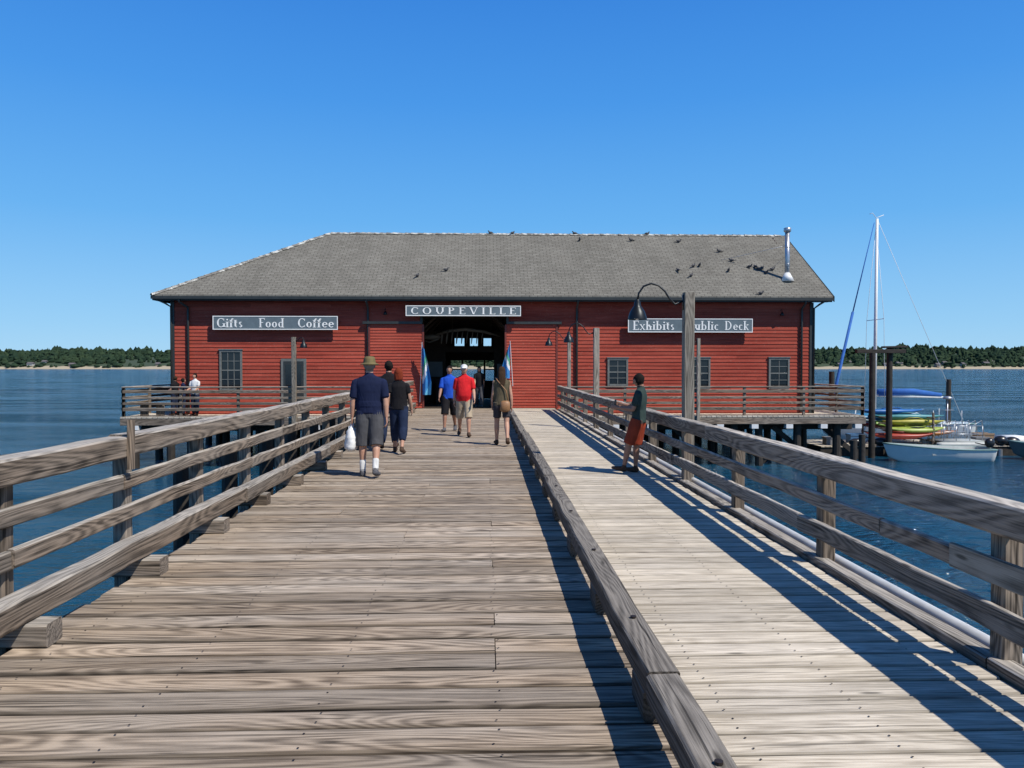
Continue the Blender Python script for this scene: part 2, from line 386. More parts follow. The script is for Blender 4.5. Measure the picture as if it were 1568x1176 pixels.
# ------------------------------------------------------------------ wharf platform around building
PZ=-.22; T=Timber(); x=-13.75
while x<14.6:
    if x+.2<-2.8 or x>2.85: T.beam((x+.1,29.3,PZ-.03),(x+.1,30.9,PZ-.03),.19,.06,mi=0)
    x+=.2
y=30.9
while y<43:
    T.beam((-13.75,y+.1,PZ-.03),(-12.3,y+.1,PZ-.03),.19,.06); T.beam((13.1,y+.1,PZ-.03),(14.7,y+.1,PZ-.03),.19,.06); 
    if y>40: T.beam((-12.3,y+.1,PZ-.035),(13.1,y+.1,PZ-.035),.19,.06)
    y+=.2
T.obj('wharf_deck',[M['walk']])
T=Timber()
for (xa,xb) in ((-13.75,-2.95),(3.05,14.7)):
    T.beam((xa,29.36,PZ-.2),(xb,29.36,PZ-.2),.1,.26,wob=.004,mi=0)
for yy in (30.6,33,36,39,42.6): T.beam((-13.75,yy,PZ-.45),(14.7,yy,PZ-.45),.3,.36,mi=1)
T.beam((14.6,29.5,PZ-.2),(14.6,43,PZ-.2),.1,.26,mi=0); T.beam((-13.7,29.5,PZ-.2),(-13.7,43,PZ-.2),.1,.26,mi=0)
x=-13.5
while x<14.7:
    for yy in (29.7,32.5,35.5,38.5,42):
        xx=x+U(-.25,.25); T.cyl((xx,yy,PZ-.3),(xx+U(-.12,.12),yy+U(-.1,.1),-4.5),.15,.17,10,mi=1)
    x+=1.35
for k in range(6): T.beam((3.3+k*2,30,-.7),(5.0+k*2,30,-2.1),.08,.2,mi=1)
T.obj('wharf_piles',[M['rail'],M['pile']])
a=Acc(); x=3.6
while x<14.5: a.box(x-.13,x+.13,29.28,29.55,PZ-.50,PZ-.335,0); x+=1.35
x=-13.2
while x<-3: a.box(x-.13,x+.13,29.28,29.55,PZ-.50,PZ-.335,0); x+=1.35
a.obj('white_pile_caps',[M['white']])
def prail(p0,p1,name):
    global T
    T=Timber(); p0=Vector(p0);p1=Vector(p1);d=p1-p0;n=max(1,round(d.length/2.3))
    for i in range(n+1):
        p=p0+d*(i/n); T.beam((p.x,p.y,PZ-.1),(p.x,p.y,.86),.1,.1,up=(0,1,0))
    inn=Vector((0,-.07,0)) if abs(d.x)>abs(d.y) else Vector((.07 if p0.x>0 else -.07,0,0))
    T.beam(p0+Vector((0,0,.89)),p1+Vector((0,0,.89)),.16,.05,wob=.003)
    for z,hh in ((.72,.12),(.48,.09),(.27,.09),(.05,.12)):
        T.beam(p0+inn+Vector((0,0,z)),p1+inn+Vector((0,0,z)),.04,hh,wob=.004)
    return T.obj(name,[M['rail']])
prail((-13.65,29.4,0),(-2.98,29.4,0),'wharf_railing'); prail((3.0,29.4,0),(14.6,29.4,0),'wharf_railing')
prail((-13.65,29.4,0),(-13.65,42.8,0),'wharf_railing'); prail((14.6,29.4,0),(14.6,42.8,0),'wharf_railing')
a=Timber()
for k in range(3): a.beam((-13.2,29.75+k*.13,PZ+.45),(-12.4,29.75+k*.13,PZ+.45),.11,.04)
for x in (-13.1,-12.5): a.beam((x,29.9,PZ),(x,29.9,PZ+.43),.3,.08,up=(0,1,0))
a.obj('wooden_bench',[M['rail']])
# ------------------------------------------------------------------ building
B=grp('wharf_building'); FY=30.85; BY=40.2; XL=-12.4; XR=13.2; EZ=4.42
DX0,DX1,DZ=-2.54,.79,3.66
V=[];F=[];TT=[]
def clap(x0,x1,z,ztop,y=FY,ax=0,sgn=-1):
    b0=len(V); t_=R()
    o=.028
    if ax==0: P=[(x0,y+sgn*o,z),(x1,y+sgn*o,z),(x1,y+sgn*.006,ztop),(x0,y+sgn*.006,ztop),(x0,y,z),(x1,y,z)]
    else: P=[(y+sgn*o,x0,z),(y+sgn*o,x1,z),(y+sgn*.006,x1,ztop),(y+sgn*.006,x0,ztop),(y,x0,z),(y,x1,z)]
    V.extend(P); TT.extend([t_]*6); F.append((b0,b0+1,b0+2,b0+3)); F.append((b0,b0+4,b0+5,b0+1))
z=PZ-.1; hC=.145
while z<EZ:
    zt=min(z+hC,EZ+.02)
    segs=[(XL,DX0),(DX1,XR)] if z<DZ else [(XL,XR)]
    for s0,s1 in segs:
        x=s0
        while x<s1:
            x2=min(s1,x+U(3,6)); clap(x,x2,z,zt); x=x2
    for s0,s1 in ((FY,BY),): clap(s0,s1,z,zt,XL,1,-1); clap(s0,s1,z,zt,XR,1,1)
    z+=hC
z=EZ
while z<7.6:
    f=(z-EZ)/3.31; clap(FY+.0+f*4.65,BY-f*4.65,z,z+hC,XR,1,1); z+=hC
mesh('siding_walls',V,F,[M['red']],B,None,False,{'tint':('FLOAT',TT)})
a=Acc()
a.box(XL+.01,DX0,FY+.01,FY+.15,PZ,EZ); a.box(DX1,XR-.01,FY+.01,FY+.15,PZ,EZ); a.box(DX0,DX1,FY+.01,FY+.15,DZ,EZ)
a.box(XL+.01,XL+.15,FY+.15,BY,PZ,EZ); a.box(XR-.15,XR-.01,FY+.15,BY,PZ,EZ)
a.box(XL,-1.95,BY-.12,BY,PZ,EZ); a.box(.55,XR,BY-.12,BY,PZ,EZ)
a.box(-1.95,.55,BY-.12,BY,2.0,2.75); a.box(-1.95,.55,BY-.12,BY,3.15,EZ)
for x in (-1.95,-1.15,-.45,.25): a.box(x,x+.3,BY-.14,BY-.02,2.75,3.15)
for (xa,xb) in ((-1.95,-1.2),(-.15,.55)):
    a.box(xa,xb,BY-.1,BY-.04,0,.95); a.box(xa,xb,BY-.1,BY-.04,1.5,1.56)
    a.box(xb-.1,xb,BY-.1,BY-.03,.95,2.0); a.box(xa,xa+.1,BY-.1,BY-.03,.95,2.0)
a.box(-4.2,-4.1,FY+.2,BY-.2,0,EZ); a.box(2.4,2.5,FY+.2,BY-.2,0,EZ)
a.box(XL,XR,FY+.2,BY-.2,-.3,-.01)
for k in range(5):
    y=32+k*1.8; a.box(-4.1,2.4,y,y+.15,3.75,4.0); 
    for x in (-2.9,1.1): a.box(x,x+.18,y,y+.18,0,3.75)
    a.box(-4.1,2.4,y+.05,y+.1,4.3,4.5)
    for s in (-1,1):
        a.add(tube([(-.9+s*1.9,y+.07,3.1),(-.9+s*1.2,y+.07,3.75)],[.06,.06],6))
a.box(-2.9,-1.9,36,36.1,0,3.3); a.box(.35,1.2,36,36.1,0,3.3); a.box(-1.9,.35,36,36.1,2.35,2.6); 
a.box(-4.1,-3.3,34,38,0,.9); a.box(1.5,2.4,33.5,39,0,1.0); a.box(-3.9,-3.2,33,33.6,0,2.0); a.box(-2.3,-1.95,35,35.5,0,1.1)
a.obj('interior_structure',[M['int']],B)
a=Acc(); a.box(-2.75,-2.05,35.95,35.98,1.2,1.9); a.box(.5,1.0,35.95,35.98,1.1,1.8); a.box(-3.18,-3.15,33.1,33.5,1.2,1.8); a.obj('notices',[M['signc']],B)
g=grp('whale_skeleton'); a=Acc(); P=[(-2.3,34.2,3.05),(-1.6,34,3.25),(-.9,33.8,3.3),(-.1,33.8,3.2),(.6,34,3.0)]
a.add(tube(P,[.05,.07,.08,.07,.03],10))
for k in range(9):
    x=-1.9+k*.22
    for s in (-1,1): a.add(tube([(x,33.9,3.25),(x-.03,33.9+s*.28,3.12),(x-.06,33.9+s*.33,2.9),(x-.08,33.9+s*.2,2.68)],[.02,.022,.02,.012],6))
a.add(ellipsoid((-2.45,34.25,2.98),(.42,.18,.13),14,8)); a.add(tube([(-2.1,34.1,2.9),(-2.5,34.1,2.75),(-2.95,34.3,2.85)],[.04,.035,.015],8))
for x in (-1.5,.2): a.add(tube([(x,33.9,3.25),(x,33.9,3.8)],[.006,.006],5))
a.obj('bones',[M['bone']],g,True)
a=Acc()
E=EZ; x0,x1=-13.0,13.85
a.box(x0+.02,x1-.02,30.40,30.44,E-.17,E+.0)
a.box(x0+.04,x1-.04,30.45,FY-.03,E-.15,E-.12)
a.box(x0,x1,30.30,30.40,E-.12,E-.01)
a.box(x0+.03,x0+.07,30.45,40.5,E-.17,E)
a.box(XL-.05,XL+.1,FY-.05,FY-.029,PZ,E-.16); a.box(XR-.1,XR+.05,FY-.05,FY-.029,PZ,E-.16)
a.obj('eaves_and_gutter',[M['trim']],B)
RY=35.5;RZ=7.73
def roofpts(dz): return [(x0,30.35,E+dz),(x1,30.35,E+dz),(-7.08,RY,RZ+dz),(x1,RY,RZ+dz),(x0,40.65,E+dz),(x1,40.65,E+dz)]
V=roofpts(.04)+roofpts(-.05)
F=[(0,1,3,2),(5,4,2,3),(4,0,2),(6,8,9,7),(11,9,8,10),(10,8,6),(0,6,7,1),(1,7,9,3),(3,9,11,5),(5,11,10,4),(4,10,6,0)]
mesh('shingle_roof',V,F,[M['roof']],B)
a=Acc(); 
def caps(p0,p1,st=.28,wd=.14):
    p0=Vector(p0);p1=Vector(p1);d=p1-p0;n=int(d.length/st);t=d.normalized();s=t.cross(Vector((0,0,1))).normalized()
    for i in range(n):
        p=p0+t*(i*st);q=p0+t*((i+1)*st+.03);w_=wd*U(.9,1.1);dz=U(0,.012)
        V=[];
        for r,zz in ((p,.055),(q,.035)):
            for (k,zk) in ((-1,-.07),(-.5,0),(0,.02),(.5,0),(1,-.07)): V.append(r+s*(k*w_)+Vector((0,0,zz+zk+dz)))
        a.add((V,[(k,k+1,k+6,k+5) for k in range(4)]+[(0,5,9,4)]))
caps((-7.08,RY,RZ+.0),(x1,RY,RZ+.0)); caps((x0,30.35,E+.02),(-7.08,RY,RZ+.02)); caps((x0,40.65,E+.02),(-7.08,RY,RZ+.02))
a.obj('ridge_caps',[M['ridge']],B)
a=Acc()
for (p,q) in (((x1+.01,30.33,E),(x1+.01,RY,RZ)),((x1+.01,40.67,E),(x1+.01,RY,RZ))):
    P=[Vector(p),Vector(q)]
    V=[P[0]+Vector((0,0,.05)),P[1]+Vector((0,0,.05)),P[1]-Vector((0,0,.17)),P[0]-Vector((0,0,.17))]; V+=[v+Vector((.03,0,0)) for v in V]
    a.add((V,[(0,1,2,3),(7,6,5,4),(0,4,5,1),(3,2,6,7)]))
a.obj('barge_boards',[M['trim']],B)
def window(x0,x1,z0,z1,rows,cols,nm):
    a=Acc(); y=FY-.03; t=.075
    a.box(x0,x1,y-.005,y,z0,z1,1)
    a.box(x0-t,x0,y-.05,y+.02,z0-t,z1+t,0); a.box(x1,x1+t,y-.05,y+.02,z0-t,z1+t,0)
    a.box(x0,x1,y-.05,y+.02,z1,z1+t,0); a.box(x0,x1,y-.06,y+.02,z0-t,z0,0)
    a.box(x0-t-.03,x1+t+.03,y-.075,y+.02,z1+t+.001,z1+t+.04,0)
    for i in range(1,rows): zz=z0+(z1-z0)*i/rows; hw=.025 if i==rows//2 else .012; a.box(x0,x1,y-.03,y-.006,zz-hw,zz+hw,0)
    for i in range(1,cols): xx=x0+(x1-x0)*i/cols; a.box(xx-.012,xx+.012,y-.028,y-.0065,z0,z1,0)
    a.obj(nm,[M['gtrim'],M['glass']],B)
window(-10.47,-9.74,.80,2.25,4,3,'window'); window(4.94,5.62,.97,1.93,4,2,'window'); window(8.32,8.96,.85,1.95,4,2,'window'); window(11.5,12.2,.85,1.95,4,2,'window')
a=Acc(); a.box(-8.14,-7.15,FY-.07,FY-.02,PZ,1.98,0); a.box(-8.04,-7.25,FY-.08,FY-.071,PZ+.02,1.88,1); a.box(-7.95,-7.34,FY-.09,FY-.081,.9,1.75,2); a.obj('side_door',[M['gtrim'],M['trim'],M['glass']],B)
dfr=simple('door_frame_red',(.16,.030,.02),.6,.2,4)
for nm,(xa,xb) in (('sliding_door_left',(-4.66,-2.5)),('sliding_door_right',(.75,2.83))):
    V=[];F=[];TT=[]; z=0.02
    while z<3.3: clap(xa,xb,z,z+.115,FY-.10); z+=.115
    o=mesh(nm,V,F,[M['red']],B,None,False,{'tint':('FLOAT',[x*.5+.5 for x in TT])})
    a=Acc(); a.box(xa,xb,FY-.095,FY-.035,0.01,3.32,0)
    a.box(xa-.02,xa+.05,FY-.14,FY-.1285,.01,3.33,0); a.box(xb-.05,xb+.02,FY-.14,FY-.1285,.01,3.33,0)
    a.obj(nm+'_frame',[dfr],B)
a=Acc(); a.box(-4.9,-2.56,FY-.2,FY-.05,3.36,3.46,0); a.box(.81,3.0,FY-.2,FY-.05,3.36,3.46,0)
a.box(DX0-.1,DX0,FY-.06,FY+.1,0,DZ); a.box(DX1,DX1+.1,FY-.06,FY+.1,0,DZ); a.box(DX0-.1,DX1+.1,FY-.07,FY+.1,DZ,DZ+.03)
a.obj('door_track_and_jambs',[M['trim']],B)
a=Acc()
for x,dr in ((-11.75,.2),(-4.7,0),(3.62,0),(12.75,.0)):
    a.add(tube([(x-dr,30.36,E-.1),(x-dr,30.40,E-.22),(x,FY-.09,E-.42),(x,FY-.09,E-.6),(x,FY-.09,PZ+.05)],[.045]*5,10))
a.add(tube([(-12.9,30.4,E-.1),(-12.6,30.6,E-.25),(-12.42,FY-.06,E-.4),(-12.42,FY-.06,PZ)],[.04]*4,10))
a.add(tube([(13.6,30.4,E-.1),(13.4,30.6,E-.25),(13.26,FY-.06,E-.4),(13.26,FY-.06,PZ)],[.04]*4,10))
a.obj('downspouts',[M['trim']],B,True)
for x in (-4.0,11.9,-2.9):
    a=Acc(); a.add(tube([(x,FY-.03,3.95),(x,FY-.16,3.97),(x,FY-.2,3.9),(x,FY-.2,3.86)],[.012]*4,8)); a.add(tube([(x,FY-.2,3.86),(x,FY-.2,3.8),(x,FY-.2,3.72)],[.03,.06,.09],12)); a.obj('wall_light',[M['iron']],B,True)
a=Acc(); cx,cy=12.47,31.62
a.add(tube([(cx,cy,5.05),(cx,cy,7.25)],[.095,.095],16)); a.add(tube([(cx,cy,7.25),(cx,cy,7.28),(cx,cy,7.40),(cx,cy,7.42)],[.13,.15,.15,.12],16))
for z in (5.9,6.6): a.add(tube([(cx,cy,z),(cx,cy,z+.03)],[.102,.102],16))
a.add(tube([(cx,cy-.05,5.18),(cx,cy,5.55)],[.28,.11],16),1)
a.add(tube([(cx,cy,6.7),(cx-2.3,cy+1.5,6.28)],[.008,.008],5)); a.add(tube([(cx,cy,6.7),(cx+.7,cy+1.9,6.55)],[.008,.008],5))
a.obj('stove_pipe',[M['galv'],M['white']],B,True)
# ---- serif lettering built from strokes
X=.60
GL={'C':(.72,[('A',.40,.5,.36,.5,50,310),('D',.64,.72,.64,.95,.05),('D',.64,.05,.64,.25,.05)]),
'G':(.80,[('A',.42,.5,.38,.5,50,330),('D',.68,.72,.68,.95,.05),('S',.70,.05,.42)]),
'O':(.86,[('A',.43,.5,.39,.5,0,360)]),'U':(.82,[('S1',.16,.35,1),('S1',.68,.35,1),('A',.42,.36,.26,.36,180,360)]),
'P':(.66,[('S',.16,0,1),('A',.26,.74,.32,.26,-90,90)]),'E':(.64,[('S',.16,0,1),('H',.16,.56,.975),('H',.16,.46,.52),('H',.16,.58,.025),('D',.56,.8,.56,1,.05),('D',.58,0,.58,.2,.05)]),
'F':(.60,[('S',.16,0,1),('H',.16,.56,.975),('H',.16,.44,.52),('D',.56,.8,.56,1,.05)]),
'V':(.78,[('D',.10,1,.38,0,.13),('D',.68,1,.40,0,.06),('H',.0,.22,.98),('H',.56,.80,.98)]),'I':(.34,[('S',.17,0,1)]),
'L':(.60,[('S',.16,0,1),('H',.16,.56,.025),('D',.56,0,.56,.2,.05)]),'D':(.82,[('S',.16,0,1),('A',.26,.5,.46,.5,-90,90)]),
'i':(.30,[('S',.15,0,X),('D',.15,.76,.15,.90,.14)]),'l':(.30,[('S',.15,0,1)]),
'f':(.36,[('S',.15,0,.8),('A',.29,.78,.14,.2,40,180),('H',.02,.32,X-.03)]),
't':(.36,[('S1',.15,.10,.80),('H',.02,.32,X-.03),('A',.25,.13,.10,.13,180,300)]),
's':(.44,[('A',.22,.45,.15,.15,40,270),('A',.22,.15,.16,.15,-140,90)]),
'o':(.58,[('A',.29,X/2,.25,X/2,0,360)]),'c':(.50,[('A',.29,X/2,.25,X/2,50,310)]),
'e':(.54,[('A',.29,X/2,.25,X/2,0,320),('H',.08,.52,.33)]),
'd':(.62,[('A',.29,X/2,.24,X/2,60,300),('S',.47,0,1)]),'b':(.62,[('A',.33,X/2,.24,X/2,-120,120),('S',.14,0,1)]),
'u':(.62,[('S1',.14,.2,X),('A',.29,.22,.15,.22,180,350),('S',.47,0,X)]),'h':(.62,[('S',.14,0,1),('A',.32,.38,.15,.22,0,170),('S',.47,0,.4)]),
'x':(.56,[('D',.08,X,.46,0,.12),('D',.46,X,.08,0,.05),('H',.0,.18,.015),('H',.36,.54,.015),('H',.0,.18,X-.015),('H',.36,.54,X-.015)]),
'k':(.60,[('S',.14,0,1),('D',.18,.28,.46,X,.05),('D',.26,.36,.50,0,.12),('H',.36,.58,.015),('H',.34,.56,X-.015)])}
def lettering(word,wid,hgt,cx,cz,y,parent,sp=.0):
    a=Acc(); tw=sum(GL[c][0]+sp for c in word)-sp; kx=wid/tw; kz=hgt; ox=cx-wid/2; oz=cz-hgt/2
    SW=.15
    cnt=[0]
    def quad(P,dd=0):
        cnt[0]+=1; yy=y-.010-.0004*(cnt[0]%12)
        a.add(([(ox+px*kx,yy,oz+pz*kz) for px,pz in P]+[(ox+px*kx,y-.0005,oz+pz*kz) for px,pz in P],[(0,1,2,3),(0,4,5,1),(1,5,6,2),(2,6,7,3),(3,7,4,0)]))
    x=0
    for ch in word:
        w_,st=GL[ch]
        for s in st:
            if s[0] in('S','S1'):
                _,sx,y0,y1=s; quad([(x+sx-SW/2,y0),(x+sx+SW/2,y0),(x+sx+SW/2,y1),(x+sx-SW/2,y1)])
                for yy,d in ((y0,1),(y1,-1)):
                    if s[0]=='S1' and yy==y0: continue
                    quad([(x+sx-SW*1.05,yy),(x+sx+SW*1.05,yy),(x+sx+SW*1.05,yy+d*.05),(x+sx-SW*1.05,yy+d*.05)])
            elif s[0]=='H':
                _,xa,xb,yy=s; quad([(x+xa,yy-.035),(x+xb,yy-.035),(x+xb,yy+.035),(x+xa,yy+.035)])
            elif s[0]=='D':
                _,xa,ya,xb,yb,w2=s; quad([(x+xa-w2/2,ya),(x+xa+w2/2,ya),(x+xb+w2/2,yb),(x+xb-w2/2,yb)])
            else:
                _,ax,ay,rx,ry,a0,a1=s; n=max(6,int(abs(a1-a0)/15)); pr=None
                for i in range(n+1):
                    an=math.radians(a0+(a1-a0)*i/n); th=.065+.085*abs(math.cos(an)); c_,s_=math.cos(an),math.sin(an)
                    o_=(x+ax+rx*c_,ay+ry*s_); i_=(x+ax+(rx-th)*c_,ay+(ry-.075)*s_)
                    if pr: quad([pr[0],o_,i_,pr[1]])
                    pr=(o_,i_)
        x+=w_+sp
    a.obj('lettering',[M['letter']],parent)
def sign(nm,x0,x1,z0,z1,words,y=FY-.14):
    g=grp(nm); a=Acc(); a.box(x0,x1,y,y+.04,z0,z1,0)
    t=.032
    a.box(x0,x1,y-.012,y-.001,z1-t,z1,1); a.box(x0,x1,y-.012,y-.001,z0,z0+t,1); a.box(x0,x0+t,y-.012,y-.001,z0+t,z1-t,1); a.box(x1-t,x1,y-.012,y-.001,z0+t,z1-t,1)
    for q in (.1,.5,.9): a.box(x0+(x1-x0)*q-.03,x0+(x1-x0)*q+.03,y+.04,FY-.02,z0+.1,z1-.1,0)
    a.obj('board',[M['signc'],M['letter']],g)
    for (s,xc,w_,hh,sp,dz) in words: lettering(s,w_,hh,xc,(z0+z1)/2+dz,y,g,sp)
sign('coupeville_sign',-3.17,1.36,3.66,4.07,[('COUPEVILLE',-.9,4.15,.27,.34,0)],FY-.45)
sign('gifts_food_coffee_sign',-10.73,-5.86,3.12,3.66,[('Gifts',-10.07,1.02,.36,.05,0),('Food',-8.45,.98,.36,.05,0),('Coffee',-6.72,1.42,.36,.05,0)],FY-.26)
sign('exhibits_public_deck_sign',5.65,10.68,3.04,3.59,[('Exhibits',6.68,1.68,.36,.05,0),('Public',8.68,1.25,.36,.05,0),('Deck',10.04,.98,.36,.05,0)],FY-.26)
def flag(x,z0,z1,wd,sg):
    g=grp('hanging_flag'); a=Acc()
    a.add(tube([(x-sg*.1,FY-.15,z0-.3),(x+sg*.02,FY-.5,z1+.08)],[.015,.012],8)); a.obj('pole',[M['white']],g)
    V=[];F=[];nz=22;nx_=10
    for i in range(nz+1):
        f=i/nz; z=z1-(z1-z0)*f; ww=wd*(.25+.75*min(1,f*1.4))
        for j in range(nx_+1):
            u=j/nx_; V.append((x+sg*(.02+ww*u*(1-.2*f)),FY-.5+.07*math.sin(u*9+f*2)+.2*f,z-.25*u*(1-f)))
    fm=[]
    for i in range(nz):
        for j in range(nx_):
            q=i*(nx_+1)+j; F.append((q,q+1,q+nx_+2,q+nx_+1)); d=i/nz+j/nx_*.5; fm.append(0 if d<.45 else 1 if d<.6 else 2 if d<.75 else 0 if d<1.1 else 3)
    mesh('cloth',V,F,FL,g,fm,True)
FL=[simple('flag_blue',(.03,.20,.50),.7),simple('flag_green',(.08,.35,.22),.7),simple('flag_white',(.7,.72,.75),.7),simple('flag_lightblue',(.12,.42,.62),.7)]
flag(-2.55,.55,2.55,.42,1); flag(.95,1.2,2.6,.40,-1)
pm=simple('pigeon_feathers',(.05,.05,.055),.7,.4,30); a=Acc()
a.add(ellipsoid((0,0,.11),(.065,.13,.065),12,8)); a.add(ellipsoid((0,.13,.20),(.032,.038,.034),10,6)); a.add(tube([(0,.09,.13),(0,.12,.19)],[.045,.028],10))
a.add(tube([(0,-.10,.10),(0,-.24,.07)],[(.045,.02),(.04,.008)],8)); a.add(tube([(0,.16,.20),(0,.195,.19)],[.01,.003],6))
for s in (-1,1): a.add(tube([(s*.025,0,.06),(s*.025,.01,0)],[.006,.006],5))
pb=a.obj('pigeon',[pm],None,True); first=True
for (x,t) in ((-2.83,.26),(-1.69,.35),(4.22,.87),(6.56,.87),(8.7,.85),(10.3,.68),(8.8,.43),(9.08,.44),(8.06,.36),(8.5,.28),(10.6,.52),(10.2,.36),(11.2,.42),(11.7,.40),(11.75,.33),(12.1,.38),(11.45,.42),(11.55,.385),(10.95,.02),(.2,.985),(1.2,.985),(4.07,.985),(7.4,.985)):
    o=pb if first else bpy.data.objects.new('pigeon',pb.data)
    if not first: COL.objects.link(o)
    first=False; o.location=(x,30.35+5.15*t,4.42+3.31*t+.042); o.rotation_euler=(0,0,U(0,6.28)); o.scale=(.8,.8,.8)
def lamp(x,y,top,sg=-1,pw=.15,zb=-.9,s=1.0,ay=0):
    g=grp('street_lamp',(x,y,0)); t=Timber(); t.beam((0,0,zb),(0,0,top),pw,pw,up=(0,1,0),wob=.003,seg=.6); t.obj('post',[M['post']],g)
    a=Acc(); P=[(0,0),(-.12,-.05),(-.2,.03),(-.27,.14),(-.36,.22),(-.47,.25),(-.58,.21),(-.65,.11),(-.67,0)]
    a.add(tube([(-sg*(px*s)+sg*pw/2,ay*-px,top-.12+pz*s) for px,pz in P],[.014]*9,8))
    lx=-sg*(-.67*s)+sg*pw/2; ly=ay*.67; lz=top-.12
    a.add(tube([(lx,ly,lz+.02),(lx,ly,lz-.02),(lx,ly,lz-.07),(lx,ly,lz-.10),(lx,ly,lz-.16),(lx,ly,lz-.24),(lx,ly,lz-.27)],[.03,.045,.05,.07,.11,.135,.14],20,close=False))
    a.box(sg*pw/2-.01,sg*pw/2+.012,-.04,.04,top-.25,top-.03)
    a.obj('gooseneck',[M['iron']],g,True)
    b=Acc(); b.add(ellipsoid((lx,ly,lz-.22),(.045,.045,.06),12,8)); b.obj('bulb',[M['white']],g,True)
lamp(2.93,11.1,2.73); lamp(2.95,20.6,2.7,pw=.15); lamp(2.95,27.4,2.8,pw=.12)
lamp(8.12,29.25,2.75,-1,.12,s=.55); lamp(-7.25,29.25,2.78,1,.16,s=.45,ay=-.1)
# ------------------------------------------------------------------ marina
t=Timber()
for x,y,tp in ((16.3,32,2.25),(17.25,32.4,2.5)): t.cyl((x,y,-5),(x,y,tp),.14,.12,14)
t.beam((15.7,32.2,2.32),(17.8,32.2,2.32),.2,.16); t.beam((16.9,32.3,2.5),(17.9,32.3,2.52),.3,.08)
t.obj('mooring_pilings',[M['pile']])
t=Timber()
for x,y,tp in ((15.7,34.5,1.45),(13.3,27.4,-1.0),(14.2,28.6,-.9),(24.5,40,1.0)): t.cyl((x,y,-5),(x,y,tp),.13,.12,12)
t.obj('mooring_pile_stubs',[M['pile']])
t=Timber(); x=14.5
while x<42: t.beam((x,32.6,WZ+.42),(x,35.6,WZ+.42),.19,.04); x+=.2
t.obj('floating_dock',[M['walk']])
a=Acc(); a.box(14.4,42,32.65,35.55,WZ-.2,WZ+.38,0)
x=15
while x<42: a.add(tube([(x,32.5,WZ+.3),(x,32.5,WZ-.1)],[.1,.1],10),1); x+=2.4
a.obj('dock_floats',[M['pile'],M['galv']])
def hull(Ln,Bm,H,sheer=.25,n=22,transom=.8):
    a=Acc(); sec=[]; m_=12
    for i in range(n+1):
        f=i/n; w_=Bm/2*min(1,(math.sin(min(1,f*1.6)*math.pi/2))**.8)*(1-(1-transom)*max(0,f-.6)/.4); top=H+sheer*(1-f)**2; kz=.0+.55*H*(max(0,1-f*4))**2
        row=[]
        for j in range(m_+1):
            u=-1+2*j/m_; au=abs(u); yy=w_*math.copysign(au**.62,u) ; zz=kz+(top-kz)*(au**2.6); row.append((-Ln/2+Ln*f-.25*max(0,zz/H-.5)*(1-f)**3,yy,zz))
        sec.append(row)
    V=[v for r in sec for v in r]; F=[]
    for i in range(n):
        for j in range(m_): q=i*(m_+1)+j; F.append((q,q+1,q+m_+2,q+m_+1))
    F.append(tuple(n*(m_+1)+j for j in range(m_+1)))
    a.add((V,F),0)
    V2=[(x*.97,y*.90,z+.02) for (x,y,z) in V]
    a.add((V2,[tuple(reversed(f)) for f in F]),1)
    for e in (0,m_):
        P=[sec[i][e] for i in range(n+1)]; a.add(tube(P,[.03]*len(P),8),2)
    P=[sec[n][0],sec[n][m_]]; a.add(tube(P,[.03,.03],8),2)
    return a,sec
wh=simple('white_gelcoat',(.66,.68,.66),.25,.05,3,bstr=0); gr=simple('boat_liner',(.40,.42,.40),.5,.1,4); rb=simple('boat_rubrail',(.16,.27,.25),.5,.1,4); blk=simple('black_outboard_plastic',(.015,.015,.017),.3,.2,8)
def skiff(loc,rz,Ln=4.2,nm='motor_boat',hm_=None):
    g=grp(nm,loc); g.rotation_euler=(0,0,rz); a,sec=hull(Ln,1.6,.62); a.obj('hull',[hm_ or wh,gr,rb],g,True)
    a=Acc()
    for x in (-.6,.5,1.3): a.box(x,x+.25,-.62,.62,.42,.46,0)
    a.obj('seats',[gr],g)
    a=Acc(); x=Ln/2+.1
    a.add(ellipsoid((x+.02,0,.85),(.2,.15,.2),14,10)); a.box(x-.06,x+.08,-.07,.07,.0,.75); a.add(ellipsoid((x+.05,0,-.05),(.2,.03,.1))); a.add(tube([(x-.1,0,.75),(x-.55,.08,.85)],[.025,.02],8))
    a.obj('outboard_motor',[blk],g,True)
skiff((18.5,30.9,WZ-.12),.03); skiff((24.2,30.6,WZ-.1),-.35,4.6,hm_=simple('grey_boat_hull',(.10,.12,.12),.4,.1,4))
g=grp('pontoon_boat',(20.6,33.1,WZ)); a=Acc()
for s in (-.6,.6): a.add(tube([(-1.2,s,.55),(-1,s,.48),(1,s,.48),(1.2,s,.55)],[.05,.14,.14,.06],12),0)
a.box(-.9,.9,-.6,.6,.62,.66,0)
for s in (-.55,.55):
    for z in (.95,1.3): a.add(tube([(-.85,s,z),(.85,s,z)],[.02,.02],6),1)
    for x in (-.85,-.3,.3,.85): a.add(tube([(x,s,.66),(x,s,1.3)],[.02,.02],6),1)
a.obj('hull_and_rails',[gr,M['galv']],g,True)
a=Acc()
for k in range(9):
    x=19.2+k*.3; a.add(tube([(x,34.0,WZ+.45),(x+.2,33.8,-1.0),(x+.7,33.9,-.75),(x+.9,34,-1.5)],[.018]*4,6))
a.obj('dock_bicycle_rack',[M['galv']],None,True)
a=Acc(); a.add(tube([(20.9,34.2,WZ+.4),(20.9,34.2,.2)],[.03,.03],8)); a.add(tube([(20.9,34.2,.2),(20.9,34.2,.28),(20.9,34.2,.33)],[.2,.2,.05],14)); a.add(tube([(20.6,34.2,-.3),(21.2,34.2,-.3)],[.015,.015],6)); a.obj('dock_light',[M['galv']],None,True)
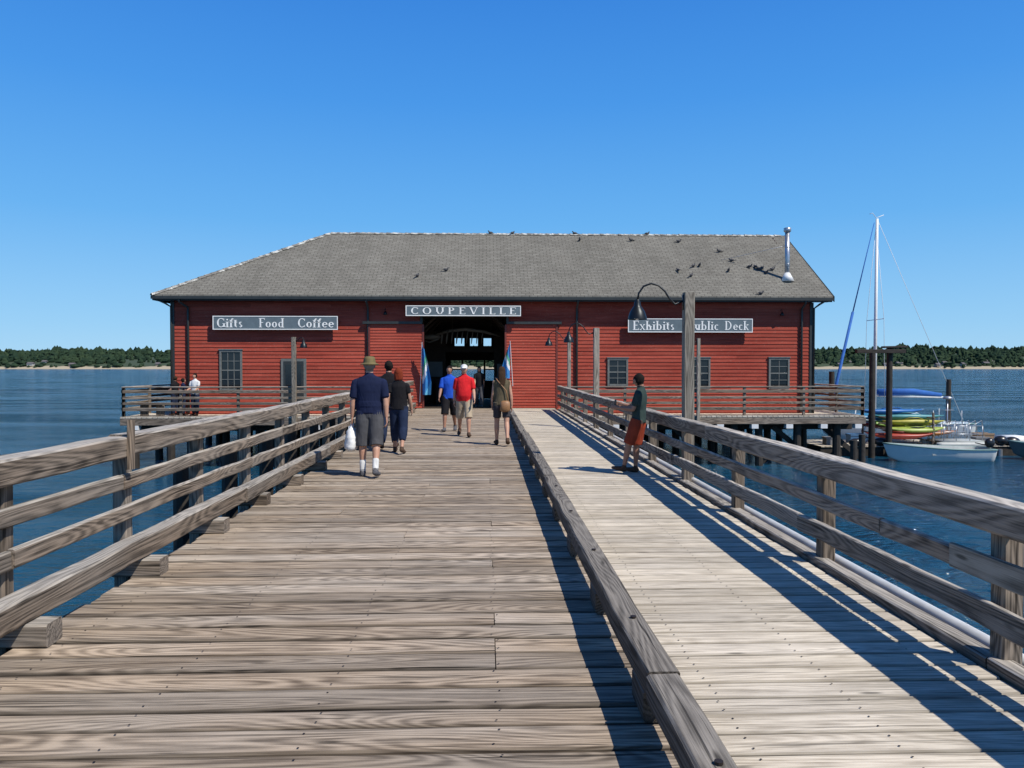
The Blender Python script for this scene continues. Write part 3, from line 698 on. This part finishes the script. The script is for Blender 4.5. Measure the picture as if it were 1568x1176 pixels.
# clutter on the float: crates, coiled hose, carts
a=Acc()
for (x,y,s_,mi) in ((15.2,33.4,.3,0),(16.7,34.2,.35,1),(21.9,33.4,.28,0),(22.7,34.4,.35,2),(25.0,33.3,.3,1),(27.2,34.1,.35,0)):
    z0=WZ+.441; a.box(x-s_,x+s_,y-s_*.7,y+s_*.7,z0,z0+s_*1.1,mi)
    for q in (-1,1): a.box(x-s_-.02,x+s_+.02,y+q*s_*.7-.02,y+q*s_*.7+.02,z0+s_*.9,z0+s_*1.15,mi)
a.obj('dock_crates',[simple('grey_crate',(.2,.2,.2)),simple('blue_crate',(.05,.13,.25)),simple('wood_crate',(.25,.17,.1))])
def kayak(loc,rz,col,Ln=3.2,tilt=0):
    m_=simple('kayak_plastic_%d'%int(R()*1e6),col,.4,.2,5,bstr=0); g=grp('kayak',loc); g.rotation_euler=(tilt,0,rz); a=Acc()
    n=16; P=[];Rr=[]
    for i in range(n+1):
        f=i/n; s=math.sin(math.pi*f)**.75; P.append((-Ln/2+Ln*f,0,.16+.13*abs(2*f-1)**3)); Rr.append((max(.012,.33*s),max(.012,.15*s)))
    a.add(tube(P,Rr,14,side=(0,1,0))); a.add(ellipsoid((.05,0,.27),(.42,.22,.06),16,8),1); a.add(tube([(-.45,-.0,.33),(-.3,.2,.345),(.1,.25,.345),(.5,0,.34),(.1,-.25,.345),(-.3,-.2,.345),(-.45,0,.33)],[.018]*7,6),0)
    a.obj('hull',[m_,M['iron']],g,True)
for i,(x,y,z,c) in enumerate(((18.4,34.3,-.55,(.02,.13,.38)),(18.9,33.8,-.78,(.07,.26,.28)),(19.0,33.5,-1.0,(.40,.36,.05)),(18.6,34.3,-1.05,(.18,.32,.05)),(18.9,33.3,-1.28,(.30,.38,.07)),(18.2,33.3,-1.55,(.36,.05,.03)),(19.6,34.2,-1.5,(.40,.15,.03)),(18.3,35.1,-.8,(.03,.20,.38)),(18.8,35.1,-1.2,(.38,.06,.05)))): kayak((x,y,z),U(-.2,.2),c,U(2.7,3.4),U(-.5,.5))
t=Timber()
for x in (17.6,19.6):
    for y in (33.1,35.4): t.beam((x,y,WZ+.44),(x,y,-.35),.08,.08,up=(0,1,0))
    for z in (-.58,-.85,-1.08,-1.35,-1.6): t.beam((x,33.0,z),(x,35.5,z),.06,.06)
t.obj('kayak_rack',[M['rail']])
a=Acc(); a.add(ellipsoid((24.8,34.0,-1.25),(.3,.25,.35))); a.box(23.2,24.2,33.6,34.4,WZ+.44,-1.45); a.add(ellipsoid((26,34,-1.35),(.25,.25,.25))); a.obj('dock_tank',[M['white']],None,True)
a=Acc(); a.add(ellipsoid((16.0,32.7,-1.6),(.35,.2,.18))); a.add(ellipsoid((17.1,32.7,-1.58),(.4,.2,.18))); a.add(ellipsoid((22.4,32.75,-1.55),(.3,.25,.22))); a.add(ellipsoid((22.9,32.75,-1.6),(.35,.25,.22))); a.obj('dock_fenders',[blk],None,True)
g=grp('sailboat',(21.6,40,WZ-.25)); a,sec=hull(7.6,2.4,1.15,.35); 
n=len(sec)-1
V=[];F=[]
for r in sec: V+= [(r[0][0],r[0][1]*.97,r[0][2]-.02),(r[0][0],0,r[0][2]+.05),(r[-1][0],r[-1][1]*.97,r[-1][2]-.02)]
for i in range(n): F+=[(3*i,3*i+1,3*i+4,3*i+3),(3*i+1,3*i+2,3*i+5,3*i+4)]
a.add((V,F),0); a.obj('hull',[wh,gr,rb],g,True)
a=Acc(); a.add(tube([(-1.6,0,1.25),(-1.2,0,1.4),(1.0,0,1.45),(1.2,0,1.3)],[(.4,.05),(.75,.28),(.8,.3),(.75,.1)],14,side=(0,1,0)))
a.obj('cabin',[wh],g,True)
a=Acc(); mx=-1.1; a.add(tube([(mx,0,1.3),(mx+.05,0,11.9)],[.095,.07],12)); a.add(tube([(mx,0,2.6),(2.6,0,2.5)],[.06,.05],10)); a.add(tube([(mx,-.9,6.6),(mx,.9,6.6)],[.02,.02],6)); a.add(tube([(mx-.35,0,12.15),(mx-.2,0,12.2),(mx,0,11.95),(mx+.4,0,12.1)],[.02,.015,.015,.02],6)); 
a.add(tube([(mx+.05,0,11.9),(3.7,0,1.3)],[.012,.012],5))
for s in (-1,1): a.add(tube([(mx,0,11.6),(mx,s*.9,6.6),(mx,s*1.1,1.3)],[.012]*3,5))
for x in (-2.6,-1.6,0,1.5,3):
    for s in (-1,1): a.add(tube([(x,s*1.0,1.2),(x,s*1.0,1.85)],[.015,.015],6))
a.obj('mast_and_rigging',[M['white']],g,True)
a=Acc(); a.add(tube([(-3.6,0,1.6),(-3.3,0,2.5),(-2.3,0,7)],[.04,.08,.07],10)); a.add(tube([(-2.3,0,7),(-1.2,0,11.7)],[.035,.02],8)); a.add(tube([(mx+.2,0,2.75),(1,0,2.8),(2.5,0,2.62)],[(.16,.2),(.14,.16),(.08,.1)],12))
a.obj('furled_sails',[simple('blue_sail_cover',(.02,.12,.42),.8,.15,6)],g,True)
# ------------------------------------------------------------------ people
def cloth(name,col,rough=.9):
    m,nt,b=newmat(name); oc=N(nt,'ShaderNodeTexCoord').outputs['Object']
    f=noise_(nt,oc,7,2,.5,.4); L(nt,ramp(nt,f,[(.3,tuple(c*.82 for c in col)),(.7,tuple(c*1.12 for c in col))]),b.inputs['Base Color'])
    b.inputs['Roughness'].default_value=rough; b.inputs['Specular IOR Level'].default_value=.15; bump(nt,b,noise_(nt,oc,1,1,.4,.8,(13,13,5)),.45,.03); return m
skin=simple('skin',(.46,.25,.165),.55,.08,10,bstr=.05); skin2=simple('tan_skin',(.32,.16,.10),.55,.08,10,bstr=.05)
MC={}
def cm(n,c):
    if n not in MC: MC[n]=cloth(n,c)
    return MC[n]
BIAS=[0,.024,.016,.014,.012,.016,.012]
def person(name,x,y,z0,H,heading,shirt,pants,shoe,hairm,skinm=skin,legs=((.3,.1),(-.25,.35)),arms=((-.25,.06,.15),(.25,.06,.3)),
           pantlen=.55,sleeve=.6,hair='short',hat=None,hatm=None,belly=0,shw=1.0,sock=None,lean=0,head=(0,0),look=0,loose=1.0,vox=.0085):
    k=H/1.75; parts=[]
    mats=[skinm,shirt,pants,shoe,hairm,hatm or hairm,sock or skinm]
    def add(VF,mi,fn=None):
        V,F=VF; V=[Vector(v) for v in V]
        if fn: V=[fn(v) for v in V]
        parts.append((V,F,mi))
    RL=Matrix.Rotation(-lean,4,'X')
    def up(v): 
        v=Vector(v)-Vector((0,0,.95)); return RL@v+Vector((0,0,.95))
    for s,(th,kb) in zip((-1,1),legs):
        hip=Vector((s*.092,0,.93)); kd=Vector((s*.03,math.sin(th),-math.cos(th))).normalized(); knee=hip+kd*.44
        sa=th-kb; an=knee+Vector((0,math.sin(sa),-math.cos(sa)))*.42
        add(tube([hip,hip+kd*.2,knee-kd*.04,knee,knee+(an-knee)*.3,knee+(an-knee)*.75,an],[.085,.08,.058,.056,(.058,.062),.040,.036],16,(1,0,0),.02),0)
        def along(f):
            return hip+kd*(.44*f*2) if f<=.5 else knee+(an-knee)*((f-.5)*2)
        if pantlen>0:
            e=min(pantlen,.97); P=[hip+Vector((0,0,.03))]+[along(e*q/5) for q in range(1,6)]
            rr=[.107,.104*loose,.098*loose,.094*loose,.09*loose,(.09 if e<.6 else .066)*loose]
            add(tube(P,rr,20,(1,0,0),.012),2)
        if sock: add(tube([knee+(an-knee)*.66,an],[.049,.045],18,(1,0,0),.010),6)
        fp=sa*.6 if sa<-.2 else min(.25,sa*.5 if sa>0 else 0)
        fd=Vector((s*.12,math.cos(fp),math.sin(fp))).normalized(); fu=Vector((0,-math.sin(fp),math.cos(fp)))
        heel=an-fd*.060-fu*.045; 
        add(tube([heel,heel+fd*.04,heel+fd*.1,heel+fd*.20,heel+fd*.262,heel+fd*.28],[(.028,.028),(.042,.046),(.044,.047),(.051,.034),(.040,.026),(.018,.014)],18,(1,0,0),.012),3)
        add(tube([an+fu*.01,an-fu*.05],[.044,.046],18,(1,0,0),.012),3)
    add(tube([(0,0,.82),(0,0,.87),(0,0,.95),(0,0,1.03)],[(.10,.07),(.155,.105),(.168,.118),(.155,.115)],28,(1,0,0),.012),2)
    bl=belly
    tor=[((0,0,.90),(.176*(1+bl*.4),.130)),((0,bl*.15,1.02),(.165*(1+bl),.122*(1+bl*1.6))),((0,bl*.15,1.12),(.160*(1+bl),.116*(1+bl*1.6))),((0,.0,1.28),(.178*shw,.122)),((0,-.005,1.37),(.190*shw,.112)),((0,-.005,1.42),(.184*shw,.098)),((0,-.008,1.455),(.150*shw,.084)),((0,-.01,1.49),(.095,.072)),((0,-.01,1.51),(.064,.062))]
    add(tube([p for p,r in tor],[r for p,r in tor],36,(1,0,0),.012),1,up)
    add(tube([(0,-.01,1.46),(0,.0,1.53),(0,.01,1.59)],[.062,.057,.055],18,(1,0,0),.012),0,up)
    hands=[]
    for s,(ap,ab,eb) in zip((-1,1),arms):
        sh=Vector((s*.172*shw,-.005,1.405)); d1=Vector((s*math.sin(ab),math.cos(ab)*math.sin(ap),-math.cos(ab)*math.cos(ap)))
        elb=sh+d1*.285; a2=ap+eb; d2=Vector((s*math.sin(ab)*.4,math.sin(a2),-math.cos(a2))).normalized(); wr=elb+d2*.25
        add(tube([sh,sh+d1*.12,elb,elb+d2*.08,wr],[.052,.048,.041,.043,.028],16,(1,0,0),.012),0,up)
        if sleeve>0:
            if sleeve<=1: add(tube([sh+Vector((-s*.05,0,.005)),sh+d1*.02+Vector((s*.002,0,0)),sh+d1*.08,sh+d1*.285*sleeve],[.050,.062,.066,.064],20,(1,0,0),.012),1,up)
            else: add(tube([sh,sh+d1*.1,elb,elb+d2*.1,wr],[.062,.058,.05,.047,.036],16,(1,0,0),.012),1,up)
        else: add(ellipsoid(sh,(.058,.058,.055),16,10),0,up)
        inn=Vector((-s,0,0)); inn=(inn-d2*inn.dot(d2)).normalized(); fw=d2.cross(inn)*s
        if fw.y<0: fw=-fw
        add(tube([wr,wr+d2*.03,wr+d2*.075,wr+d2*.095],[(.018,.024),(.016,.036),(.015,.041),(.012,.036)],12,tuple(inn),.01),0,up)
        for q,(o,l) in enumerate(((.03,.070),(.010,.078),(-.010,.072),(-.029,.058))):
            b0=wr+d2*.085+fw*o; p1=b0+d2*(l*.5)+inn*.006; p2=p1+d2*(l*.32)+inn*.018; p3=p2+d2*(l*.12)+inn*.02
            add(tube([b0-d2*.02,b0,p1,p2,p3],[.0092,.0092,.0088,.0082,.007],8,None,.012),0,up)
        tb=wr+d2*.03+fw*.028; add(tube([tb-fw*.01,tb+fw*.016+d2*.02+inn*.008,tb+fw*.02+d2*.048+inn*.018],[.013,.011,.009],8,None,.012),0,up)
        hands.append(up(wr+d2*.10+inn*.015))
    HR=Matrix.Rotation(look,4,'Z')@Matrix.Rotation(-head[0],4,'X')
    pv=Vector((0,0,1.555))
    def hd(v): return up(HR@(Vector(v)-pv)+pv)
    def face(v):
        v=v.copy()
        if v.z<0: q=1-.32*(-v.z)**1.3; v.x*=q; v.y=v.y*(1-.18*(-v.z)) + .10*(-v.z)
        return v
    add(ellipsoid((0,.012,1.64),(.076,.094,.115),30,22,face),0,hd)
    add(tube([(0,.095,1.665),(0,.120,1.632),(0,.10,1.622)],[(.008,.006),(.014,.012),(.012,.008)],10,(1,0,0),.01),0,hd)
    for s in (-1,1): add(ellipsoid((s*.077,.0,1.64),(.012,.02,.032),10,8),0,hd)
    add(ellipsoid((0,.090,1.593),(.024,.012,.008),10,6),0,hd)
    add(ellipsoid((0,-.014,1.662),(.084,.096,.105),30,22,lambda v: Vector((v.x,v.y if v.z>-.2 else v.y*.9,max(v.z,-.85)))),4,lambda v: hd(v if not (v.y>.035 and v.z<1.70) else Vector((v.x*.85,.03,v.z))))
    if hair=='long':
        add(tube([(0,-.05,1.70),(0,-.075,1.60),(0,-.10,1.48),(0,-.115,1.36),(0,-.11,1.30)],[(.075,.045),(.085,.05),(.085,.04),(.07,.03),(.035,.015)],20,(1,0,0),.012),4,hd)
    if hair=='bob':
        add(tube([(0,-.02,1.68),(0,-.03,1.60),(0,-.04,1.52),(0,-.04,1.49)],[(.09,.085),(.098,.075),(.09,.06),(.06,.04)],20,(1,0,0),.012),4,lambda v: hd(v if v.y<.03 else Vector((v.x,.03,v.z))))
    if hat=='bucket':
        add(tube([(0,-.002,1.672),(0,-.002,1.70),(0,-.002,1.75),(0,-.002,1.775),(0,-.002,1.782)],[(.096,.114),(.092,.109),(.084,.098),(.07,.08),(.03,.03)],28,(1,0,0),.01),5,hd)
        add(tube([(0,0,1.655),(0,0,1.668),(0,0,1.682)],[(.142,.158),(.138,.153),(.09,.10)],32,(1,0,0),.008),5,hd)
    if hat=='cap':
        add(ellipsoid((0,-.003,1.69),(.090,.107,.085),28,16,lambda v: Vector((v.x,v.y,max(v.z,-.1)))),5,hd)
        add(tube([(0,.07,1.695),(0,.13,1.688),(0,.175,1.676)],[(.07,.009),(.068,.009),(.045,.008)],16,(1,0,0),.01),5,hd)
    Vs=[];Fs=[];bylab={}
    for V_,F_,mi in parts:
        b0=len(Vs); W=[v*k for v in V_]; Vs+=W; Fs+=[tuple(b0+i for i in f) for f in F_]; bylab.setdefault(mi,[]).extend(W)
    kds=[]
    for mi,W in bylab.items():
        q=kdtree.KDTree(len(W))
        for i,v in enumerate(W): q.insert(v,i)
        q.balance(); kds.append((mi,q))
    me=bpy.data.meshes.new('tmp'); me.from_pydata(Vs,[],Fs); tmp=bpy.data.objects.new('tmp',me); COL.objects.link(tmp)
    md=tmp.modifiers.new('r','REMESH'); md.mode='VOXEL'; md.voxel_size=vox
    sm=tmp.modifiers.new('s','SMOOTH'); sm.factor=.5; sm.iterations=2
    bpy.context.view_layer.update()
    me2=bpy.data.meshes.new_from_object(tmp.evaluated_get(bpy.context.evaluated_depsgraph_get())); bpy.data.objects.remove(tmp)
    me2.materials.clear()
    for mm in mats: me2.materials.append(mm)
    for p in me2.polygons:
        best=9;bi=0
        for mi,q in kds:
            d=q.find(p.center)[2]-BIAS[mi]
            if d<best: best=d;bi=mi
        p.material_index=bi; p.use_smooth=True
    mz=min(v.co.z for v in me2.vertices)
    g=grp(name,(x,y,z0-mz)); g.rotation_euler=(0,0,heading)
    o=bpy.data.objects.new('body',me2); COL.objects.link(o); o.parent=g
    a=Acc()
    for s in (-1,1): a.add(ellipsoid(hd((s*.030,.093,1.655))*k,(.013,.007,.008),10,6))
    a.obj('eyes',[M['iron']],g,True)
    return g,[h*k for h in hands],up,k
navy=cm('navy_tshirt',(.012,.018,.05)); charcoal=cm('charcoal_shorts',(.075,.075,.08)); olive=cm('olive_hat',(.16,.13,.06)); black=cm('black_cloth',(.014,.013,.015))
jeans=cm('dark_jeans',(.018,.028,.06)); red=cm('red_polo',(.60,.02,.025)); khaki=cm('khaki_shorts',(.42,.34,.24)); blue=cm('blue_shirt',(.02,.09,.50)); green=cm('dark_green_shirt',(.035,.055,.050)); rust=cm('rust_shorts',(.26,.045,.022)); whitec=cm('white_cloth',(.70,.70,.68)); vest=cm('patterned_vest',(.11,.09,.055)); dshort=cm('denim_shorts',(.05,.045,.05))
hb=cm('brown_hair',(.05,.028,.016)); hk=cm('dark_hair',(.015,.011,.009)); hr_=cm('red_hair',(.20,.035,.015)); hg=cm('grey_hair',(.22,.19,.16)); brownshoe=cm('brown_shoe',(.08,.05,.035)); greysh=cm('grey_shoe',(.10,.10,.11))
g,h,up,k=person('man_in_hat',-1.76,11.65,0,1.76,.05,navy,charcoal,greysh,hg,legs=((.02,.05),(-.16,.28)),arms=((.0,.16,.12),(-.15,.14,.15)),pantlen=.56,sleeve=.85,hat='bucket',hatm=olive,belly=.25,shw=1.16,sock=whitec,loose=1.15,vox=.008)
hp=h[0]; a=Acc()
a.add(tube([hp+Vector((-.01,.02,-.01)),hp+Vector((-.02,0,-.06)),hp+Vector((-.02,0,-.12)),hp+Vector((-.02,.01,-.20)),hp+Vector((-.03,0,-.38)),hp+Vector((-.03,0,-.41))],[(.012,.03),(.03,.04),(.075,.09),(.10,.12),(.095,.12),(.06,.08)],14,(1,0,0),.03))
a.V=[v+Vector((U(-.010,.010),U(-.010,.010),U(-.008,.008))) for v in a.V]
a.obj('plastic_bag',[M['white']],g,True)
g,h,up,k=person('red_haired_woman',-1.68,14.8,0,1.62,-.05,black,jeans,brownshoe,hr_,legs=((.22,.08),(-.2,.3)),arms=((-.2,.22,.35),(.15,.22,.25)),pantlen=.8,sleeve=.55,hair='bob',shw=.92,belly=.05)
person('man_in_black_shirt',-1.97,15.6,0,1.76,0,black,jeans,brownshoe,hk,legs=((-.2,.3),(.2,.05)),sleeve=.6,pantlen=.97,head=(0,0))
person('man_in_red_shirt',-.53,18.3,0,1.70,math.pi+.05,red,khaki,brownshoe,hg,legs=((.28,.12),(-.22,.4)),arms=((.25,.16,.4),(-.2,.16,.3)),pantlen=.55,sleeve=.85,hat='cap',hatm=whitec,belly=.15,shw=1.05,loose=1.1)
person('man_in_blue_shirt',-.95,19.8,0,1.68,math.pi-.1,blue,black,greysh,hk,skin2,legs=((-.2,.35),(.3,.1)),arms=((-.2,.15,.3),(.25,.15,.4)),pantlen=.55,sleeve=.85,shw=1.05,loose=1.15)
g,h,up,k=person('woman_with_handbag',.32,16.2,0,1.64,.05,vest,dshort,brownshoe,hb,legs=((.15,.05),(-.22,.38)),arms=((.1,.14,.4),(-.1,.18,.15)),pantlen=.36,sleeve=0,hair='long',shw=.88)
a=Acc(); a.add(tube([(.06,-.17,.93),(.06,-.18,.90),(.06,-.18,.74),(.06,-.17,.71)],[(.07,.03),(.10,.05),(.11,.055),(.08,.03)],14,(1,0,0))); a.add(tube([(.13,-.15,.92),(.08,-.14,1.15),(-.10,-.11,1.36),(-.13,0,1.42)],[.011]*4,6)); a.obj('handbag',[simple('tan_leather',(.28,.14,.06),.5)],g,True)
g,h,up,k=person('person_leaning_on_railing',2.36,11.85,0,1.53,1.15,green,rust,brownshoe,hk,skin2,legs=((.34,.12),(.14,.10)),arms=((.25,.08,1.35),(.35,.08,1.35)),pantlen=.50,sleeve=.7,head=(.45,0),lean=-.06,loose=1.18,shw=1.08,vox=.008)
a=Acc(); m_=(h[0]+h[1])/2; a.box(m_.x-.04,m_.x+.04,m_.y-.0,m_.y+.012,m_.z-.06,m_.z+.09); a.obj('phone',[M['iron']],g)
for nm,x,y,hh,sh,hm_,hd_ in (('man_in_white_shirt',-11.2,29.95,1.60,whitec,hk,2.9),('deck_visitor',-12.05,30.2,1.50,black,hb,1.2),('deck_visitor',-11.72,30.15,1.42,navy,hk,-1.0)):
    person(nm,x,y,PZ,hh,hd_,sh,jeans,brownshoe,hm_,legs=((.05,.05),(-.05,.05)),arms=((.3,.1,.9),(.2,.1,1.0)),pantlen=.97,vox=.012)
person('visitor_in_doorway',-.30,31.6,0,1.66,math.pi,black,charcoal,greysh,hb,legs=((.2,.1),(-.2,.3)),pantlen=.97,vox=.012,hair='long')
print('verts',sum(len(o.data.vertices) for o in bpy.data.objects if o.type=='MESH'))
